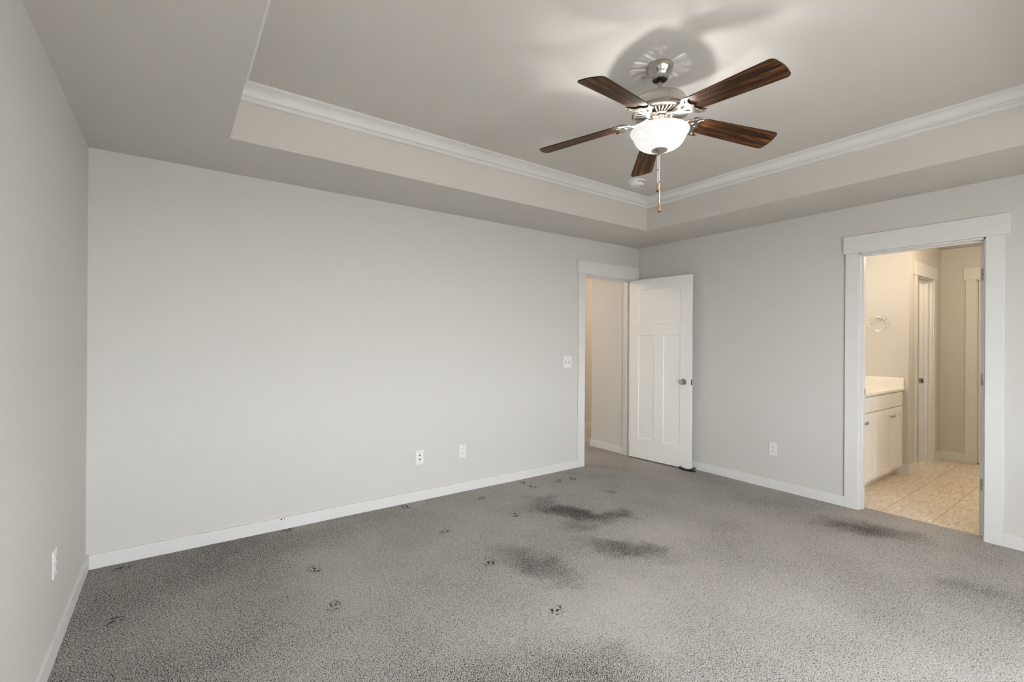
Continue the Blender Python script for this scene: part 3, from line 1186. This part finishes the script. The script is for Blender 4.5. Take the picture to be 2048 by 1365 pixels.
# sunburst vent plate: 40 radial ribs between two rings
q = MB()
q.lathe([(0.126, Z(2.4915)), (0.132, Z(2.486)), (0.130, Z(2.482)), (0.122, Z(2.483)), (0.120, Z(2.490))], 72, closed=True)
q.lathe([(0.066, Z(2.489)), (0.068, Z(2.478)), (0.058, Z(2.474)), (0.040, Z(2.474)), (0.040, Z(2.489))], 56, closed=True)
ribs(q, 0.064, 0.124, Z(2.4905), Z(2.4805), 0.0042, 0.62, 0.003)
q.build('vent_plate', NICKEL, mot, smooth=True)
# switch housing between plate and bowl
q = MB()
q.lathe([(0, Z(2.488)), (0.030, Z(2.488)), (0.030, Z(2.474)), (0.052, Z(2.470)), (0.054, Z(2.464)), (0.054, Z(2.440)), (0.060, Z(2.434)), (0.062, Z(2.428)), (0.030, Z(2.424)), (0, Z(2.424))], 10)
q.build('switch_housing', NICKEL, fan, bevel=0.0015)

# blades
BLADE_Z = Z(2.4816)      # the blades droop from here towards their tips
DROOP = radians(6.2)
BPITCH = radians(-12)
BASE_AZ = -97.0


def blade_outline():
    pts = []
    r0, r1 = 0.166, 0.650
    w0, w1 = 0.053, 0.068
    half = []
    # root end, slightly rounded
    half += [(r0, 0.0), (r0 + 0.001, w0 * 0.5), (r0 + 0.006, w0 * 0.88), (r0 + 0.02, w0)]
    for k in range(1, 9):
        t = k / 9
        half.append((r0 + 0.02 + (r1 - 0.045 - r0 - 0.02) * t, w0 + (w1 - w0) * t))
    cr = 0.024
    for k in range(9):
        t = k / 8 * pi / 2
        half.append((r1 - 0.006 - cr + cr * sin(t), w1 - cr + cr * cos(t)))
    half.append((r1 - 0.002, (w1 - cr) * 0.5))
    half.append((r1, 0.0))
    low = [(x, -y) for x, y in half[::-1] if abs(y) > 1e-9]
    return half + low


def make_blade():
    q_ = MB()
    out = blade_outline()
    q_.loops([[(x, y, -0.003) for x, y in out], [(x, y, 0.003) for x, y in out]])
    return q_


def iron_mesh():
    """blade iron: slim arm, openwork crown with two horns, cut from plate and bent"""
    half = [(0.052, 0.016), (0.066, 0.017), (0.080, 0.012), (0.100, 0.0095), (0.120, 0.0095), (0.138, 0.012), (0.152, 0.019),
            (0.164, 0.030), (0.178, 0.037), (0.194, 0.041), (0.206, 0.049), (0.222, 0.061), (0.240, 0.067), (0.262, 0.066), (0.283, 0.061),
            (0.272, 0.056), (0.256, 0.051), (0.245, 0.041), (0.240, 0.030), (0.238, 0.018), (0.245, 0.008), (0.252, 0.0)]
    outer = half + [(x, -y) for x, y in half[::-1] if y > 1e-9]
    hole = [(0.160, 0.010), (0.172, 0.020), (0.184, 0.027), (0.198, 0.030), (0.206, 0.026), (0.202, 0.016), (0.190, 0.009), (0.174, 0.006)]
    hole2 = [(0.216, 0.038), (0.228, 0.049), (0.240, 0.056), (0.246, 0.054), (0.236, 0.044), (0.226, 0.032), (0.218, 0.030)]
    def draw_in(pts):
        return [(x if x < 0.09 else 0.09 + (x - 0.09) * 0.76, y) for x, y in pts]
    outer, hole, hole2 = draw_in(outer), draw_in(hole), draw_in(hole2)
    cu = bpy.data.curves.new('iron_curve', 'CURVE')
    cu.dimensions = '2D'
    cu.fill_mode = 'BOTH'

    def sub(pts):
        r_ = []
        for i in range(len(pts)):
            p0_, p1_ = pts[i - 1], pts[i]
            p2_, p3_ = pts[(i + 1) % len(pts)], pts[(i + 2) % len(pts)]
            for s in range(3):
                t = s / 3
                r_.append(tuple(0.5 * (2 * b + (c - a) * t + (2 * a - 5 * b + 4 * c - d) * t * t + (3 * b - a - 3 * c + d) * t ** 3)
                                for a, b, c, d in zip(p0_, p1_, p2_, p3_)))
        return r_
    for pts in (outer, hole, [(x, -y) for x, y in hole], hole2, [(x, -y) for x, y in hole2]):
        pts = sub(pts)
        sp_ = cu.splines.new('POLY')
        sp_.points.add(len(pts) - 1)
        for p_, (x, y) in zip(sp_.points, pts):
            p_.co = (x, y, 0, 1)
        sp_.use_cyclic_u = True
    cu.extrude = 0.0028
    cu.bevel_depth = 0.0018
    cu.bevel_resolution = 1
    co = bpy.data.objects.new('iron_curve', cu)
    COL.objects.link(co)
    dg = bpy.context.evaluated_depsgraph_get()
    me = bpy.data.meshes.new_from_object(co.evaluated_get(dg))
    bpy.data.objects.remove(co)
    bm = bmesh.new()
    bm.from_mesh(me)
    zp = Z(2.474)
    for v in bm.verts:
        r_, t_ = v.co.x, v.co.y
        s = min(1, max(0, (r_ - 0.072) / 0.070))
        zb = BLADE_Z - 0.0080 - r_ * math.tan(DROOP)
        s = s * s * (3 - 2 * s)
        dip = -0.008 * sin(pi * min(1, max(0, (r_ - 0.06) / 0.09)))
        pit = BPITCH * s
        # crown follows the blade's underside, its centre dips into a shallow dish
        v.co = Vector((r_, t_ * cos(pit) - v.co.z * sin(pit), zp + (zb - zp) * s + dip + t_ * sin(pit) + v.co.z * cos(pit)))
    bm.to_mesh(me)
    bm.free()
    me.materials.clear()
    me.materials.append(NICKEL)
    return me


iron_me = iron_mesh()
blade_proto = None
for k in range(5):
    az = radians(BASE_AZ + 72 * k)
    if blade_proto is None:
        b_ = make_blade().build('blade', WALNUT, fan, bevel=0.0015)
        blade_proto = b_
        b_.data.materials.append(EDGE)
        for p_ in b_.data.polygons:                      # dark banding around the rim
            if abs(p_.normal.z) < 0.5:
                p_.material_index = 1
    else:
        b_ = blade_proto.copy()
        COL.objects.link(b_)
        b_.parent = fan
    b_.location = (0, 0, BLADE_Z)
    b_.rotation_euler = (BPITCH, DROOP, az)
    ir = bpy.data.objects.new('blade_iron', iron_me)
    COL.objects.link(ir)
    ir.parent = fan
    ir.rotation_euler = (0, 0, az)
    # three screws through the iron into the blade
    for sr, st_ in ((0.196, 0.0), (0.214, 0.054), (0.214, -0.054)):
        s_ = MB()
        s_.lathe([(0, -0.0155), (0.003, -0.015), (0.0042, -0.0128), (0, -0.0128)], 10, 'Z', (sr, st_, 0))
        so = s_.build('screw', NICKEL, ir, smooth=True)
        so.location = (0, 0, BLADE_Z)
        so.rotation_euler = (BPITCH, DROOP, 0)

# glass bowl
q = MB()
bowl = [(0.1435, 2.4065), (0.1460, 2.4025), (0.1440, 2.3975), (0.138, 2.393), (0.1335, 2.387), (0.1305, 2.378), (0.1265, 2.366), (0.119, 2.352), (0.108, 2.338),
        (0.093, 2.327), (0.074, 2.319), (0.052, 2.3135), (0.030, 2.311), (0.004, 2.311)]
inner = [(max(r - 0.004, 0.003), z + 0.004) for r, z in bowl[::-1]]
q.lathe([(r, Z(z)) for r, z in bowl + inner], 72)
gb_o = q.build('glass_bowl', GLOW, fan, smooth=True)
q = MB()
q.lathe([(0, Z(2.316)), (0.036, Z(2.3145)), (0.039, Z(2.312)), (0.039, Z(2.3085)), (0.030, Z(2.303)), (0.018, Z(2.297)), (0.010, Z(2.291)), (0.0075, Z(2.288)),
         (0.0085, Z(2.285)), (0.0065, Z(2.281)), (0, Z(2.279))], 36)
q.build('finial', NICKEL, gb_o, smooth=True)
for k in range(3):
    a = radians(37 + 120 * k)
    q = MB()
    q.lathe([(0, 0.0), (0.010, 0.0), (0.010, 0.018), (0.013, 0.022), (0.017, 0.032), (0.0175, 0.040), (0.012, 0.052), (0.004, 0.058), (0, 0.059)], 20)
    q.xform(Matrix.Translation((0.050 * cos(a), 0.050 * sin(a), Z(2.4005))) @ Matrix.Rotation(a, 4, 'Z') @ Matrix.Rotation(radians(112), 4, 'Y'))
    bo = q.build('bulb', BULB, fan, smooth=True)
q = MB()
q.lathe([(0, Z(2.43)), (0.006, Z(2.43)), (0.006, Z(2.312)), (0, Z(2.312))], 14)
q.build('center_rod', NICKEL, fan, smooth=True)


def pull_chain(dx, dy, z0, z1, label):
    q_ = MB()
    prof = [(0, z0)]
    n_b = int((z0 - z1) / 0.0042)
    for i in range(n_b):
        z = z0 - (z0 - z1) * i / n_b
        prof += [(0.0012, z - 0.0002), (0.0021, z - 0.0020), (0.0012, z - 0.0038)]
    prof.append((0, z1))
    q_.lathe(prof, 8, 'Z', (dx, dy, 0))
    c_ = q_.build('pull_chain', CHROME, fan, smooth=True)
    f_ = MB()
    f_.lathe([(0, z1 + 0.002), (0.0035, z1), (0.0048, z1 - 0.006), (0.0075, z1 - 0.016), (0.0092, z1 - 0.028), (0.0086, z1 - 0.036), (0.0078, z1 - 0.0385), (0, z1 - 0.0385)], 20, 'Z', (dx, dy, 0))
    fo = f_.build('fob', OAK, c_, smooth=True)
    fo['label'] = 'turned wooden fob'
    t_ = MB()
    t_.lathe([(0, z1 - 0.038), (0.0078, z1 - 0.0382), (0.0066, z1 - 0.042), (0.003, z1 - 0.0445), (0, z1 - 0.045)], 20, 'Z', (dx, dy, 0))
    t_.build('fob_tip', BLACK, c_, smooth=True)
    j_ = MB()
    zj = z0 - 0.55 * (z0 - z1)
    j_.lathe([(0, zj + 0.006), (0.003, zj + 0.005), (0.0034, zj), (0.003, zj - 0.005), (0, zj - 0.006)], 12, 'Z', (dx, dy, 0))
    j_.build('connector', HINGE, c_, smooth=True)


pull_chain(-0.0075 * rt.x, -0.0075 * rt.y, Z(2.292), Z(2.143), '')
pull_chain(0.001 * rt.x, 0.001 * rt.y, Z(2.282), Z(2.038), '')
